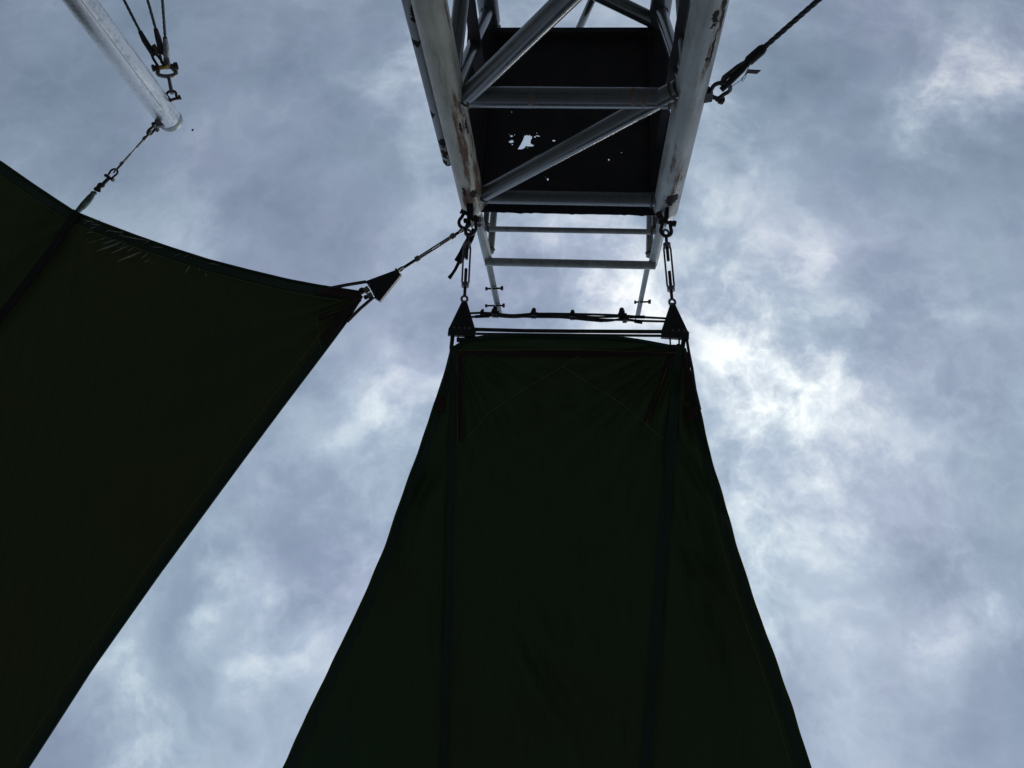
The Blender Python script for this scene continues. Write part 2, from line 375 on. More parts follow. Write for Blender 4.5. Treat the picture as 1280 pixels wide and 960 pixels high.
# platform plate with rusted-through holes and a ragged front edge (filled 2D curve -> mesh)
def blob(cx, cy, rx, ry, n, jag, seed):
    rnd = random.Random(seed); pts = []
    for k in range(n):
        a = 2*math.pi*k/n; q = 1 + jag*rnd.uniform(-1, 1)
        pts.append((cx+rx*q*math.cos(a), cy+ry*q*math.sin(a)))
    return pts
ZP = 6.535; TH = .006
cu = bpy.data.curves.new('plate_outline', 'CURVE'); cu.dimensions = '2D'; cu.fill_mode = 'BOTH'; cu.extrude = TH/2
def spline(pts):
    s_ = cu.splines.new('POLY'); s_.points.add(len(pts)-1)
    for q, p in zip(s_.points, pts): q.co = (p[0], p[1], 0, 1)
    s_.use_cyclic_u = True
PX0, PX1, PYF, PYB = -.92, .60, -3.035, -4.757
front = []
rnd = random.Random(3)
for k in range(61):
    x = PX0 + (PX1-PX0)*k/60; front.append((x, PYF + .006*noise.noise(Vector((x*9, 0, 2))) + (.006*rnd.random() if rnd.random() < .3 else 0)))
spline(front + [(.60, PYB), (-1.03, PYB), (-.99, -3.5)])
def plate_pt(px, py): p = on_z(px, py, ZP-TH/2); return (p.x, p.y)
spline([plate_pt(*q) for q in ((647, 186.5), (650, 180), (654, 172), (655.5, 168.2), (657, 169.5), (658.5, 168), (660, 169.4), (662, 168), (663.2, 170), (664.8, 169.5), (665, 173), (663.6, 174.5), (663, 178), (664.5, 180), (668, 181), (666, 183), (661, 183), (657.5, 182.5), (655.5, 185), (652, 186.6))])
for (px, py, rx, ry, n, j, sd_) in ((668.6, 170.8, 1.5, 1.0, 7, .4, 1), (672, 169.8, 2.4, 1.0, 8, .4, 2), (671, 166.3, .8, .7, 5, .3, 3), (639.3, 170.2, 2.3, 1.2, 9, .4, 4), (639, 176.6, 2.9, 1.7, 10, .35, 5), (640.2, 180.4, .9, 1.0, 6, .3, 6),
                                    (692.3, 175.6, 2.4, 1.3, 8, .25, 7), (684.6, 224.0, 1.2, 1.7, 7, .25, 8), (682, 221.3, .7, .6, 5, .3, 9), (761, 199.6, 1.2, 1.2, 6, .3, 10), (777, 190.5, .7, .7, 5, .2, 11), (636.5, 167.4, .6, .6, 5, .3, 12), (643.3, 168.3, .6, .8, 5, .3, 13), (659.5, 184.6, .8, .6, 5, .3, 14), (639.5, 140, .7, .7, 5, .3, 15)):
    spline([plate_pt(x, y) for (x, y) in blob(px, py, rx, ry, n, j, sd_)])
tmp = bpy.data.objects.new('platform_plate', cu); sc.collection.objects.link(tmp)
dg = bpy.context.evaluated_depsgraph_get()
me = bpy.data.meshes.new_from_object(tmp.evaluated_get(dg)); bpy.data.objects.remove(tmp); bpy.data.curves.remove(cu)
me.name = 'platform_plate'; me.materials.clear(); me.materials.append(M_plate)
pl = bpy.data.objects.new('platform_plate', me); sc.collection.objects.link(pl); pl.parent = tower
pl.location = Vector((0, 0, ZP)) - WORLD[tower.name]; WORLD[pl.name] = Vector((0, 0, ZP))
d_ = Vector((.016, .004, -.020)); h0, h1 = on_z(647.2, 186.5, ZP-.004), on_z(655, 169, ZP-.004)
obj('torn_flap', MB().prism([h0, h0.lerp(h1, .5), h1, h1+d_*.5, h0.lerp(h1, .6)+d_*.8, h0.lerp(h1, .3)+d_*.6], (0, 0, .002)), M_plate, tower, h0)
# angle irons under the plate's edges
for (a, b_) in (((-.80, YF-.14, ZP-.037), (-.80, PYB+.03, ZP-.037)), ((.465, YF-.14, ZP-.037), (.42, PYB+.03, ZP-.037))):
    a, b_ = Vector(a), Vector(b_); d = (b_-a)*.5
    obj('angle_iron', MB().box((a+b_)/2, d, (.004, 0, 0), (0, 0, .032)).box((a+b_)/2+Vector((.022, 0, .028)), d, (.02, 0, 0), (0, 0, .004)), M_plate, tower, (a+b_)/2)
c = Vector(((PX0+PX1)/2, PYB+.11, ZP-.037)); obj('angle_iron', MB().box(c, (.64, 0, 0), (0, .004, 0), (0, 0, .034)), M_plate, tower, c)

# guard rail on the platform
ZR = 7.42; ZM = 6.93; rp = .038
for (x0, x1, y) in ((-.832, -.822, YF), (.566, .562, YF), (-.80, -.80, YR), (.48, .48, YR)):
    m = painted_steel('rail_post_paint', (.55, .57, .55), [((0, .04, .18), (.06, .06, .12))] if x0 < -.83 else (), [((.0, .04, .24), (.03, .03, .03)), ((.01, .04, .16), (.02, .03, .02))] if x0 < -.83 else (), .02, x0)
    obj('rail_post', MB().tube([(x0+(x1-x0)*k/8, y, ZP+.015+(ZR-.04-ZP)*k/8) for k in range(9)], rp, 16), m, tower, (x0, y, ZP))
brace((-.838, YF+.045, ZR-.075), (.578, YF+.045, ZR-.088), .035, 'top_rail', M_rail, weld=False)
brace((-.80, YF, ZM-.045), (.53, YF, ZM-.055), .022, 'mid_rail', M_rail)
for x in (-.80, .53):
    brace((x, YF-.04, ZR-.08), (x-.0, YR+.03, ZR-.08), .03, 'side_rail', M_rail)
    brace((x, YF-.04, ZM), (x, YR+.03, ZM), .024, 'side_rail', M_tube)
brace((-.84, YR, ZR-.02), (.52, YR, ZR-.02), .032, 'top_rail', M_rail)
# slim uprights above the rail, with stub bolts
for (x, y, z1, bolts) in ((-.814, YF+.01, 8.50, ((7.87, -.05, .05), (8.24, -.09, .035))), (.522, YF+.01, 8.46, ((8.06, -.03, .055),))):
    a = obj('upright', MB().box((x, y, (7.38+z1)/2), (.022, 0, 0), (0, .006, 0), (0, 0, (z1-7.38)/2)).box((x-.018, y+.024, (7.38+z1)/2), (.004, 0, 0), (0, .02, 0), (0, 0, (z1-7.38)/2)), M_rail, tower, (x, y, 7.38))
    for (z, b0, b1) in bolts:
        obj('stub_bolt', MB().tube([(x+b0-.03, y+.02, z+.02), (x+b1+.03, y+.02, z)], .009, 8).tube([(x+b1+.012, y+.02, z), (x+b1+.034, y+.02, z)], .022, 6).tube([(x+b0-.03, y+.02, z+.02), (x+b0-.012, y+.02, z+.019)], .018, 6), M_iron, a)
# bare conduit pipe outside the left leg
mp = painted_steel('conduit_paint', (.40, .43, .45), (), [((.0, .028, 6.02), (.03, .03, .06)), ((.0, .028, 5.90), (.03, .03, .06)), ((-.02, .02, 5.62), (.02, .03, .04)), ((.0, .028, 5.0), (.04, .04, .03)), ((.02, .02, 4.8), (.02, .03, .06)), ((-.01, .03, 6.12), (.02, .03, .04))], .05, 6)
cx, cy = -.99, -3.2
pp = obj('conduit_pipe', MB().tube([(cx, cy, .1+.3*i) for i in range(20)]+[(cx, cy, 6.0), (cx, cy, 6.14)], .034, 16, wob=.03, seed=4), mp, tower, (cx, cy, 0))
obj('end_cap', MB().tube([(cx, cy, 6.14), (cx, cy, 6.17)], [.031, .026], 14), M_iron, pp)
for z in (1.2, 2.9, 4.55, 5.75):
    obj('pipe_clip', MB().box(((cx+XL)/2, (cy+YF)/2, z), ((XL-cx)*.42, (YF-cy)*.42, 0), (0, .006, 0), (0, 0, .012)), M_iron, tower)
# stay rod above the rear edge
a, b_ = on_y(714, 58, YR-.07), on_y(740, 0, YR-.07); brace(a, a+(b_-a)*5.5, .03, 'stay_rod', M_tube)

# lugs welded to the leg tops
def lug(poly, th, par=tower): return obj('lug', MB().prism(poly, th), M_black, par)
lug([on_z(584, 247, 6.43), on_z(592, 245, 6.43), on_z(592.5, 276, 6.43), on_z(589, 281, 6.43), on_z(584.5, 276, 6.43)], (0, 0, .10))
lug([on_z(831, 250, 6.43), on_z(835.5, 249, 6.43), on_z(835, 276, 6.43), on_z(833, 279, 6.43), on_z(830.5, 276, 6.43)], (0, 0, .10))
pR = on_y(884, 120, YF+.02)
lug([pR+Vector((-.12, 0, -.05)), pR+Vector((.005, 0, -.05)), pR+Vector((.03, 0, -.02)), pR+Vector((.03, 0, .02)), pR+Vector((-.12, 0, .06))], (0, .05, 0))

# ------------------------------------------------------------------ rigging kit
def frame(d, s):
    d = Vector(d).normalized(); s = Vector(s); s = (s-d*s.dot(d)).normalized(); return d, s, d.cross(s)
def shackle(c, d, s, w_, l, r, label, mat=M_iron, pinmat=None, group='shackles of the sail rigging'):
    """bow shackle: pin through c along s, bow reaching l along d"""
    d, s, u = frame(d, s); c = Vector(c); r *= .86
    t_ = thing('shackle', label, 'shackle', c, group)
    pts = [c - s*w_, c - s*w_*1.05 + d*l*.28]
    for k in range(13):
        a = math.pi*(1.15 - 1.3*k/12)
        pts.append(c + d*(l*.62 + l*.38*math.sin(a)) + s*(w_*1.3*math.cos(a)))
    pts += [c + s*w_*1.05 + d*l*.28, c + s*w_]
    obj('bow', MB().tube(pts, r, 10), mat, t_)
    mb = MB().tube([c - s*(w_+r*1.9), c + s*(w_+r*1.6)], r*1.05, 10)
    mb.tube([c - s*(w_+r*2.4), c - s*(w_+r*1.2)], r*1.7, 6); mb.tube([c + s*(w_+r*1.2), c + s*(w_+r*2.9)], r*1.9, 6)
    mb.ball(c-s*w_, r*1.5, 8, 5); mb.ball(c+s*w_, r*1.5, 8, 5)
    obj('pin', mb, pinmat or mat, t_)
    return t_
def ring(c, n1, n2, R_, r, el=1.0, n=16): return [Vector(c) + n1*(R_*el*math.cos(2*math.pi*k/n)) + n2*(R_*math.sin(2*math.pi*k/n)) for k in range(n+1)]
def turnbuckle(a, b_, s, f0, f1, w_, r, label, mat=M_galv):
    """eye at a and at b_, open body between the fractions f0 and f1"""
    a, b_ = Vector(a), Vector(b_); Ln = (b_-a).length; d, s, u = frame(b_-a, s)
    t_ = thing('turnbuckle', label, 'turnbuckle', a, 'turnbuckles of the sail rigging')
    p0, p1 = a+d*Ln*f0, a+d*Ln*f1
    mb = MB()
    for k in (-1, 1): mb.tube([p0+s*k*w_*.75, p0+s*k*w_+d*.03, p1+s*k*w_-d*.03, p1+s*k*w_*.75], r*.62, 8)
    for p, e in ((p0, 1), (p1, -1)): mb.tube([p-d*e*.014, p+d*e*.016], w_*1.12, 12)
    obj('body', mb, mat, t_)
    bl = (p1-p0).length
    for (q, p, e, fr) in ((a, p0, 1, .36), (b_, p1, -1, .40)):
        mb = MB().tube([q+d*e*r*3.2, p+d*e*bl*fr], r, 10)
        obj('threaded_rod', mb, M_iron, t_)
        obj('eye', MB().tube(ring(q+d*e*r*1.2, d, s, r*1.85, r*.75, 1.15), r*.8, 8, caps=False), mat, t_)
    return t_
VIEWUP = Vector((0, 0, 1))
def flat(px, z): return [on_z(x, y, z) for (x, y) in px]
def cable(pts, r, mat, name='rope', par=None, n=8, twist=True):
    pts = [Vector(p) for p in pts]; mb = MB()
    if twist and len(pts) == 2 and (pts[1]-pts[0]).length < 4:
        a, b_ = pts; d, s, u = frame(b_-a, (.3, .5, .8)); Ln = (b_-a).length; k = int(Ln/.014)
        for st in range(4):
            mb.tube([a+d*Ln*i/k + (s*math.cos(i*.55+st*math.pi/2)+u*math.sin(i*.55+st*math.pi/2))*r*.5 for i in range(k+1)], r*.55, 5)
    else: mb.tube(pts, r, n)
    return obj(name, mb, mat, par) if par else mb

ZS = 6.43
# ------------------------------------------------------------------ rigging at the tower's left corner
sh1 = shackle(on_z(585, 268, ZS), on_z(576, 288, ZS)-on_z(585, 268, ZS), (1, .1, .35), .030, .115, .0145, 'large dark shackle on the left lug, pulled towards the left sail')
shackle(on_z(590, 275, ZS-.02), on_z(588, 292, ZS-.02)-on_z(591, 272, ZS-.02), (1, -.2, -.3), .032, .12, .014, 'dark shackle below the left lug holding the upright turnbuckle', M_iron)
tb1 = turnbuckle(on_z(585, 289, ZS), on_z(580.5, 376, ZS), (1, 0, .15), .20, .78, .024, .011, 'steel turnbuckle between the left lug and the left triangular plate of the middle sail')
tb2 = turnbuckle(on_z(579, 287, ZS), on_z(499, 338, ZS), ray(540, 312)+Vector((170, 340, 0)), .16, .72, .019, .011, 'steel turnbuckle slanting from the left lug to the corner plate of the left sail')
# loose strap end
st = thing('loose_strap', 'frayed black strap hanging loose beside the left tower corner', 'strap', on_z(592, 286, ZS-.05))
def ribbon(px, ws, surf, th=.004):
    """a strip along a line of picture points, laid on the sheet surf(px, py)"""
    n = len(px); L_, R_ = [], []
    for i in range(n):
        a = Vector(px[max(i-1, 0)]); b__ = Vector(px[min(i+1, n-1)]); t = (b__-a).normalized(); nn = Vector((-t.y, t.x))
        wd = ws[i] if isinstance(ws, (list, tuple)) else ws; p = Vector(px[i])
        q = p+nn*wd/2; L_.append(surf(q.x, q.y)); q = p-nn*wd/2; R_.append(surf(q.x, q.y))
    dz = Vector((0, 0, th)); vs = L_+R_+[p+dz for p in L_]+[p+dz for p in R_]; fs = []
    for i in range(n-1):
        fs += [(i, i+1, n+i+1, n+i), (2*n+i, 3*n+i, 3*n+i+1, 2*n+i+1), (i, 2*n+i, 2*n+i+1, i+1), (n+i, n+i+1, 3*n+i+1, 3*n+i)]
    fs += [(0, n, 3*n, 2*n), (n-1, 3*n-1, 4*n-1, 2*n-1)]
    return MB().add(vs, fs)
strapz = lambda x, y: on_z(x, y, ZS+.07)
obj('band', ribbon([(593, 286), (588, 297), (583, 306), (578, 317), (572, 327)], [6, 8, 9, 9.5, 9.5], strapz, .012), M_strap, st)
obj('tail', MB().tube([on_z(x, y, ZS+.06) for (x, y) in ((577, 320), (573, 329), (569, 337), (565, 343), (561.5, 347.5))], [.013, .013, .012, .012, .016], 8), M_strap, st)
# right corner
shackle(on_z(833, 278, ZS), on_z(832.5, 290, ZS)-on_z(833, 277, ZS), (1, 0, .2), .030, .11, .015, 'dark bow shackle on the right lug of the tower platform')
turnbuckle(on_z(832, 289, ZS), on_z(840.5, 380, ZS), (1, 0, .1), .20, .80, .024, .011, 'steel turnbuckle between the right lug and the right triangular plate of the middle sail')
cl = thing('pipe_clamp', 'small rusty clamp beside the shackle at the right tower corner', 'clamp', on_z(825, 270, 6.46))
obj('jaw', MB().tube([on_z(823, 266, 6.46), on_z(826, 275, 6.46)], [.022, .028], 8), M_rust, cl); obj('bolt', MB().tube([on_z(823, 277.5, 6.46), on_z(834, 277.5, 6.46)], .012, 6), M_iron, cl)

# ------------------------------------------------------------------ triangular corner plates
def corner_plate(px_poly, holes, base, z, label):
    P_ = flat(px_poly, z); c = sum(P_, Vector())/len(P_)
    t_ = thing('corner_plate', label, 'plate', c, 'triangular corner plates of the sails')
    obj('plate', MB().prism(P_, (0, 0, .014)), M_black, t_)
    a, b_ = flat(base, z-.022); d, s, u = frame(b_-a, (0, 0, 1))
    obj('clamp_bar', MB().box((a+b_)/2, (b_-a)/2, s*.014, u*.026), M_black, t_)
    for q in holes:
        p = on_z(*q, z-.008); obj('rivet', MB().tube([p, p-Vector((0, 0, .012))], [.011, .009], 8), M_galv, t_)
    return t_
cpL = corner_plate([(578, 376), (583.5, 376), (595, 414.5), (594, 418), (560.5, 416), (560.5, 412.5)], [(563, 411.6), (568, 410.5), (574.5, 410.6), (581, 411), (587, 411.3)], [(560.5, 415), (594.5, 417.5)], ZS, 'black triangular corner plate at the left end of the middle sail top')
cpR = corner_plate([(838, 379), (843, 379), (860.5, 416), (860.5, 421), (827, 418.5), (826, 415.5)], [(833.5, 414.5), (841, 414), (848, 414), (855, 414.2), (859, 416)], [(826.5, 418), (861, 420.5)], ZS, 'black triangular corner plate at the right end of the middle sail top')
cpS = corner_plate([(496, 337.5), (499.5, 340.5), (472.5, 375.8), (468.5, 371.5), (463, 361), (457, 352)], [(495.5, 337.6), (462, 357), (468, 368)], [(471.8, 375), (498.4, 341.5)], ZS, 'black triangular corner plate on the pointed corner of the left sail')
for q in ((455.5, 364.5, 461, 360.5), (460, 371, 465.5, 368.5)):
    a, b_ = on_z(q[0], q[1], ZS-.01), on_z(q[2], q[3], ZS-.01)
    obj('clamp_block', MB().tube([a, b_], .024, 10), M_galv, cpS)
obj('clamp_nut', MB().ball(on_z(452.5, 363.5, ZS-.01), .026, 8, 5).ball(on_z(457.5, 371.5, ZS-.02), .018, 8, 5), M_iron, cpS)
# ------------------------------------------------------------------ the middle sail
CK, CY0 = .10, -2.1
def lerp_tab(tab, y):        # smooth curve through a table, straight beyond its ends
    n = len(tab)
    sl = lambda p, q: (q[1]-p[1])/(q[0]-p[0])
    if y <= tab[0][0]: return tab[0][1]+sl(tab[0], tab[1])*(y-tab[0][0])
    if y >= tab[-1][0]: return tab[-1][1]+sl(tab[-2], tab[-1])*(y-tab[-1][0])
    for i in range(n-1):
        if tab[i][0] <= y <= tab[i+1][0]: break
    a, b_ = tab[i], tab[i+1]; h = b_[0]-a[0]; f = (y-a[0])/h
    m0 = sl(tab[max(0, i-1)], b_); m1 = sl(a, tab[min(n-1, i+2)])
    return (2*f**3-3*f*f+1)*a[1]+(f**3-2*f*f+f)*h*m0+(-2*f**3+3*f*f)*b_[1]+(f**3-f*f)*h*m1
def spl(tab, y):           # smooth version
    h = 10; return (lerp_tab(tab, y-h)+lerp_tab(tab, y)*2+lerp_tab(tab, y+h))/4 if tab[0][0]+h < y < tab[-1][0]-h else lerp_tab(tab, y)
EL = [(424, 567), (450, 560.5), (492, 546.3), (540, 530.5), (570, 520.5), (600, 508.8), (640, 495), (668, 485.8), (700, 473.5), (740, 456.8), (776, 440), (810, 423.5), (840, 409), (880, 389.7), (910, 375.4), (960, 352.5), (1060, 302), (1200, 225), (1500, 50)]
ER = [(424, 855.5), (450, 860.5), (485, 868.5), (520, 877.7), (561, 886.7), (603, 899), (645, 911), (687, 923), (720, 933.5), (760, 947), (785, 955), (808, 964.5), (830, 972.5), (870, 986), (910, 999), (960, 1014.8), (1060, 1050), (1200, 1106), (1500, 1240)]
BL = [(424, 567.5), (960, 556), (1500, 545)]
BR = [(424, 850.5), (440, 848), (560, 838), (960, 807), (1500, 765)]
def top_edge(f):           # upper hem bulging towards the tower
    x = 567+(855.5-567)*f
    T = [(567, 434), (575, 428), (585, 422.3), (600, 419.5), (620, 417), (650, 416.3), (700, 417.6), (750, 419), (780, 421), (800, 423.7), (830, 429.4), (855.5, 435)]
    return lerp_tab(T, x)
def mid_surf(px, py, s=1.0, fold=True):
    xl, xr = lerp_tab(EL, py), lerp_tab(ER, py); bl, br = lerp_tab(BL, py), lerp_tab(BR, py)
    k = 0.
    age = min(1, max(0, (py-425)/260))
    if px < bl: k = -.055*((bl-px)/max(20, bl-xl))*age*min(1, (bl-xl)/120)
    elif px > br: k = -.055*((px-br)/max(20, xr-br))*age*min(1, (xr-br)/120)
    else:
        q = (px-bl)/(br-bl); k = .012*math.sin(math.pi*q)*age
    if fold:
        # tension folds: radiating from the corners, and slack creases across the right flank
        wv = 0
        for (cx_, cy_, fr, am) in ((856, 428, 26, .0030), (566, 428, 24, .0022)):
            dx, dy = px-cx_, py-cy_; rr = math.hypot(dx, dy)+1
            a = math.atan2(dx, dy); wv += 2.0*am*math.sin(a*fr + 2*noise.noise(Vector((a*3, rr*.004, cx_))))*min(1, rr/60)*math.exp(-rr/520.)
        g_ = math.exp(-((px-690)/90.)**2-((py-830)/130.)**2)
        wv += .0045*g_*math.sin((px*.86-py*.5)*.16+1.5*noise.noise(Vector((px*.01, py*.01, 0))))
        for (x0, y0, x1, y1, wd, am) in ((852, 560, 905, 640, 7, .010), (846, 470, 880, 560, 6, .008), (838, 640, 930, 800, 10, .010), (850, 560, 880, 700, 9, .008), (868, 700, 900, 860, 12, .010), (548, 590, 515, 640, 8, .008), (556, 560, 500, 690, 8, .008), (640, 760, 720, 900, 11, .004), (690, 730, 770, 880, 10, .003), (600, 470, 700, 480, 6, .004), (700, 470, 800, 490, 6, .004)):
            ln = math.hypot(x1-x0, y1-y0); ux, uy = (x1-x0)/ln, (y1-y0)/ln; al = (px-x0)*ux+(py-y0)*uy; dn = (px-x0)*uy-(py-y0)*ux + 5*math.sin(al*.03)
            if -40 < al < ln+40: wv += am*math.exp(-(dn/wd)**2)*max(0, math.sin(math.pi*min(1, max(0, (al+40)/(ln+80)))))
        wv += .003*noise.noise(Vector((px*.012, py*.004, 4)))
        k += wv
    p = on_plane(px, py, ZS, CK, CY0, s=s*(1+k))
    return p
NU, NV = 190, 210
ms_ = MB(); vs = []
for j in range(NV+1):
    q = j/NV
    for i in range(NU+1):
        f = i/NU; y0 = top_edge(f); y = y0 + (1500-y0)*(q**1.25)
        xl, xr = spl(EL, y), spl(ER, y)
        # edge hem ripples
        x = xl+(xr-xl)*f
        if i in (0, NU): x += 1.2*noise.noise(Vector((y*.03, i, 5)))
        vs.append(mid_surf(x, y))
fs = [(j*(NU+1)+i, j*(NU+1)+i+1, (j+1)*(NU+1)+i+1, (j+1)*(NU+1)+i) for j in range(NV) for i in range(NU)]
ms_.add(vs, fs, True)
sail = thing('shade_sail', 'long dark green canvas shade sail hung from two triangular plates below the tower', 'shade sail', on_z(710, 430, ZS), 'green shade sails')
obj('canvas', ms_, M_sail, sail)
def below(px, py, d=.9965): return mid_surf(px, py, d)
def curve_px(tab, y0, y1, dx, n=60): return [(lerp_tab(tab, y0+(y1-y0)*k/n)+dx, y0+(y1-y0)*k/n) for k in range(n+1)]
def widths(a, b_, n): return [a+(b_-a)*k/(n-1) for k in range(n)]
# cable pockets along both sides of the middle panel
q = curve_px(BL, 436, 1450, 0, 90); obj('cable_pocket', ribbon(q, widths(8, 12, len(q)), lambda x, y: below(x, y, .9955), .010), M_pocket, sail)
q = curve_px(BR, 430, 1450, 0, 90); obj('cable_pocket', ribbon(q, [7+7*min(1, k/12) for k in range(len(q))], lambda x, y: below(x, y, .9955), .010), M_pocket, sail)
# edge hems
q = [(spl(EL, y)+8+3*(y-440)/500, y) for y in [445+12*k for k in range(84)]]; obj('hem', ribbon(q, widths(6, 13, len(q)), lambda x, y: below(x, y, .997), .005), M_pocket, sail)
q = [(spl(ER, y)-6-5*(y-440)/500, y) for y in [440+12*k for k in range(84)]]; obj('hem', ribbon(q, widths(5, 15, len(q)), lambda x, y: below(x, y, .9965), .006), M_pocket, sail)
q = [(567+288.5*f, top_edge(f)+3) for f in [k/40 for k in range(41)]]
obj('hem', MB().tube([below(x, y, .998) for (x, y) in q], .016, 8), M_pocket, sail)
# maroon webbing sewn along the head and down from the corners
obj('webbing', ribbon([(574+k*9, 441+2.0*math.sin(k*.105)) for k in range(31)], 6, lambda x, y: below(x, y, .996)), M_patch, sail)
obj('webbing', ribbon([(576.5, 437+6*k) for k in range(20)], 7, lambda x, y: below(x, y, .9962)), M_patch, sail)
obj('webbing', ribbon([(838-1.45*k*1.1, 446+4.6*k) for k in range(19)], 7, lambda x, y: below(x, y, .9962)), M_patch, sail)
obj('webbing', ribbon([(545.5, 505), (556, 505)], 20, lambda x, y: below(x, y, .9955)), M_patch, sail)
obj('webbing', ribbon([(857, 516), (872.5, 516)], 16, lambda x, y: below(x, y, .994)), M_patch, sail)
q = [(858.5+.30*k, 440+7*k) for k in range(10)]; obj('webbing', ribbon(q, 7, lambda x, y: below(x, y, .9955)), M_patch, sail)
def seam(px, w_, surf, mat, par, name='seam'):
    return obj(name, ribbon(px, w_, surf, .0015), mat, par)
def poly_px(pts, n=14):
    out = []
    for a, b_ in zip(pts, pts[1:]):
        out += [(a[0]+(b_[0]-a[0])*k/n, a[1]+(b_[1]-a[1])*k/n) for k in range(n)]
    return out+[pts[-1]]
sf = lambda x, y: below(x, y, .9950)
seam(poly_px([(724, 445), (690, 466), (655, 486), (610, 517), (583, 548)]), .8, sf, M_thread, sail)
seam(poly_px([(703, 458), (735, 478), (775, 503), (810, 532), (828, 548)]), .8, sf, M_thread, sail)
seam(poly_px([(571.5, 442), (571.5, 500), (572, 553)]), .7, sf, M_rthread, sail)
zz = [(578.5 + (1.6 if k % 2 else -1.0), 444+5.4*k) for k in range(20)]; seam(zz, .5, sf, M_rthread, sail)
seam(poly_px([(838, 449), (823, 492), (807, 532)]), .7, sf, M_rthread, sail)
zz = [(836-1.6*k + (1.5 if k % 2 else -1.0), 452+4.5*k) for k in range(18)]; seam(zz, .5, sf, M_rthread, sail)
seam(poly_px([(572, 438), (700, 436.5), (846, 441)]), .6, sf, M_rthread, sail)
seam([(858.5, 516.2), (872, 516.2)], .5, lambda x, y: below(x, y, .992), M_rthread, sail)
seam(poly_px([(549.5, 496), (548.5, 505), (547.5, 514)], 4), .6, sf, M_rthread, sail)
seam([(spl(ER, y)-13-12*(y-440)/500, y) for y in [560+12*k for k in range(60)]], .6, lambda x, y: below(x, y, .9935), M_thread, sail)
# straps from the plates to the sail's corners
sl = lambda x, y: on_z(x, y, ZS-.012)
for (a, b_, w_, cat_) in (((566, 417), (564, 436), 5, 0), ((573, 418), (572, 426), 2, 0), ((582, 418), (583, 424), 4, 0), ((837.5, 420), (838, 431), 2, 0), ((849, 421), (849, 432), 2.2, 0), ((855, 421), (853, 438), 5.5, 0)):
    obj('corner_strap', ribbon([a, ((a[0]+b_[0])/2, (a[1]+b_[1])/2), b_], w_, sl, .006), M_strap, sail)
obj('corner_clip', MB().tube([on_z(571, 425, ZS-.02), on_z(594, 424, ZS-.02)], [.018, .012], 8), M_black, sail)
obj('corner_clip', MB().tube([on_z(837, 433, ZS-.02), on_z(849, 434, ZS-.02)], [.014, .018], 8), M_black, sail)
obj('edge_cable', MB().tube([on_z(x, y, ZS-.006) for (x, y) in ((858, 421), (861, 440), (865, 460), (869, 487), (875, 512))], .010, 8), M_wire, sail)
obj('edge_cable', MB().tube([on_z(x, y, ZS-.006) for (x, y) in ((565, 418), (563.5, 440), (558.5, 460), (550.5, 487))], .010, 8), M_wire, sail)

# ------------------------------------------------------------------ lines between the two plates
sp = thing('spreader_bar', 'thin dark spreader bar between the two triangular plates', 'bar', on_z(595, 413, ZS), 'lines between the two triangular plates')
obj('bar', MB().tube([on_z(593, 411.8, ZS), on_z(655, 413.4, ZS), on_z(715, 414.0, ZS), on_z(830, 414.6, ZS)], .0135, 10), M_iron, sp)
sp = thing('head_cable', 'thin steel cable just above the curved top of the middle sail', 'cable', on_z(593, 417.0, ZS+.03), 'lines between the two triangular plates')
obj('rope', MB().tube([on_z(x, 417.2+(x-590)*.011, ZS+.035) for x in range(590, 835, 12)], .010, 8), M_wire, sp)
wr = thing('clamped_wire_rope', 'sagging doubled wire rope with bulky clamps strung between the two triangular plates', 'rope', on_z(592, 395, ZS), 'lines between the two triangular plates')
wz = lambda x, y: on_z(x, y, ZS-.01)
def wline(pts, r): 
    out = []
    for k in range(41):
        x = pts[0][0]+(pts[-1][0]-pts[0][0])*k/40; tab = pts
        out.append(wz(x, (lerp_tab(tab, x-3)+lerp_tab(tab, x)+lerp_tab(tab, x+3))/3))
    return MB().tube(out, r, 8)
obj('rope', wline([(588, 391.6), (603, 391), (620, 392), (640, 394), (667, 392.2), (715, 392.5), (776, 394.2), (800, 396.2), (832, 398)], .0085), M_wire, wr)
obj('rope', wline([(588, 396.3), (603, 395.4), (620, 394.2), (640, 395.2), (667, 396.2), (700, 396.6), (716, 398), (740, 400.5), (760, 401.2), (776, 399), (800, 401), (831, 401.8)], .0085), M_wire, wr)
obj('rope', wline([(603, 393), (640, 396.6), (667, 394.8), (715, 394.5), (745, 396.4), (776, 395.8), (803, 395.6)], .008), M_wire, wr)
obj('rope', wline([(667, 394), (700, 395), (716, 396.5), (745, 399), (775, 400.0), (790, 400.6), (803, 403.2)], .008), M_wire, wr)
for (x, y, big_) in ((603, 392.5, .6), (618.5, 391.5, .95), (667, 393, .85), (715.5, 395, .8), (777, 394, 1.0), (781, 399, .7)):
    p = wz(x, y); mb = MB()
    mb.box(p, (.020*big_, 0, 0), (0, .022*big_, 0), (0, 0, .03)); mb.tube([p+Vector((-.0, -.034*big_-.012, 0)), p+Vector((0, .03*big_, 0))], .011*big_, 8)
    mb.ball(p+Vector((0, -.03*big_-.010, 0)), .018*big_, 8, 5); mb.box(p+Vector((.004, .005, -.01)), (.030*big_, 0, 0), (0, .012, 0), (0, 0, .014))
    obj('rope_clamp', mb, M_black, wr)
for (x0, y0, x1, y1, r) in ((672, 394.5, 690, 394.8, .015), (744, 400.2, 753, 401, .012), (786, 396, 806, 396.4, .012), (793, 401.4, 803, 403, .013), (594, 395.8, 612, 395, .012)):
    obj('sleeve', MB().tube([wz(x0, y0), wz(x1, y1)], r, 8), M_cover, wr)

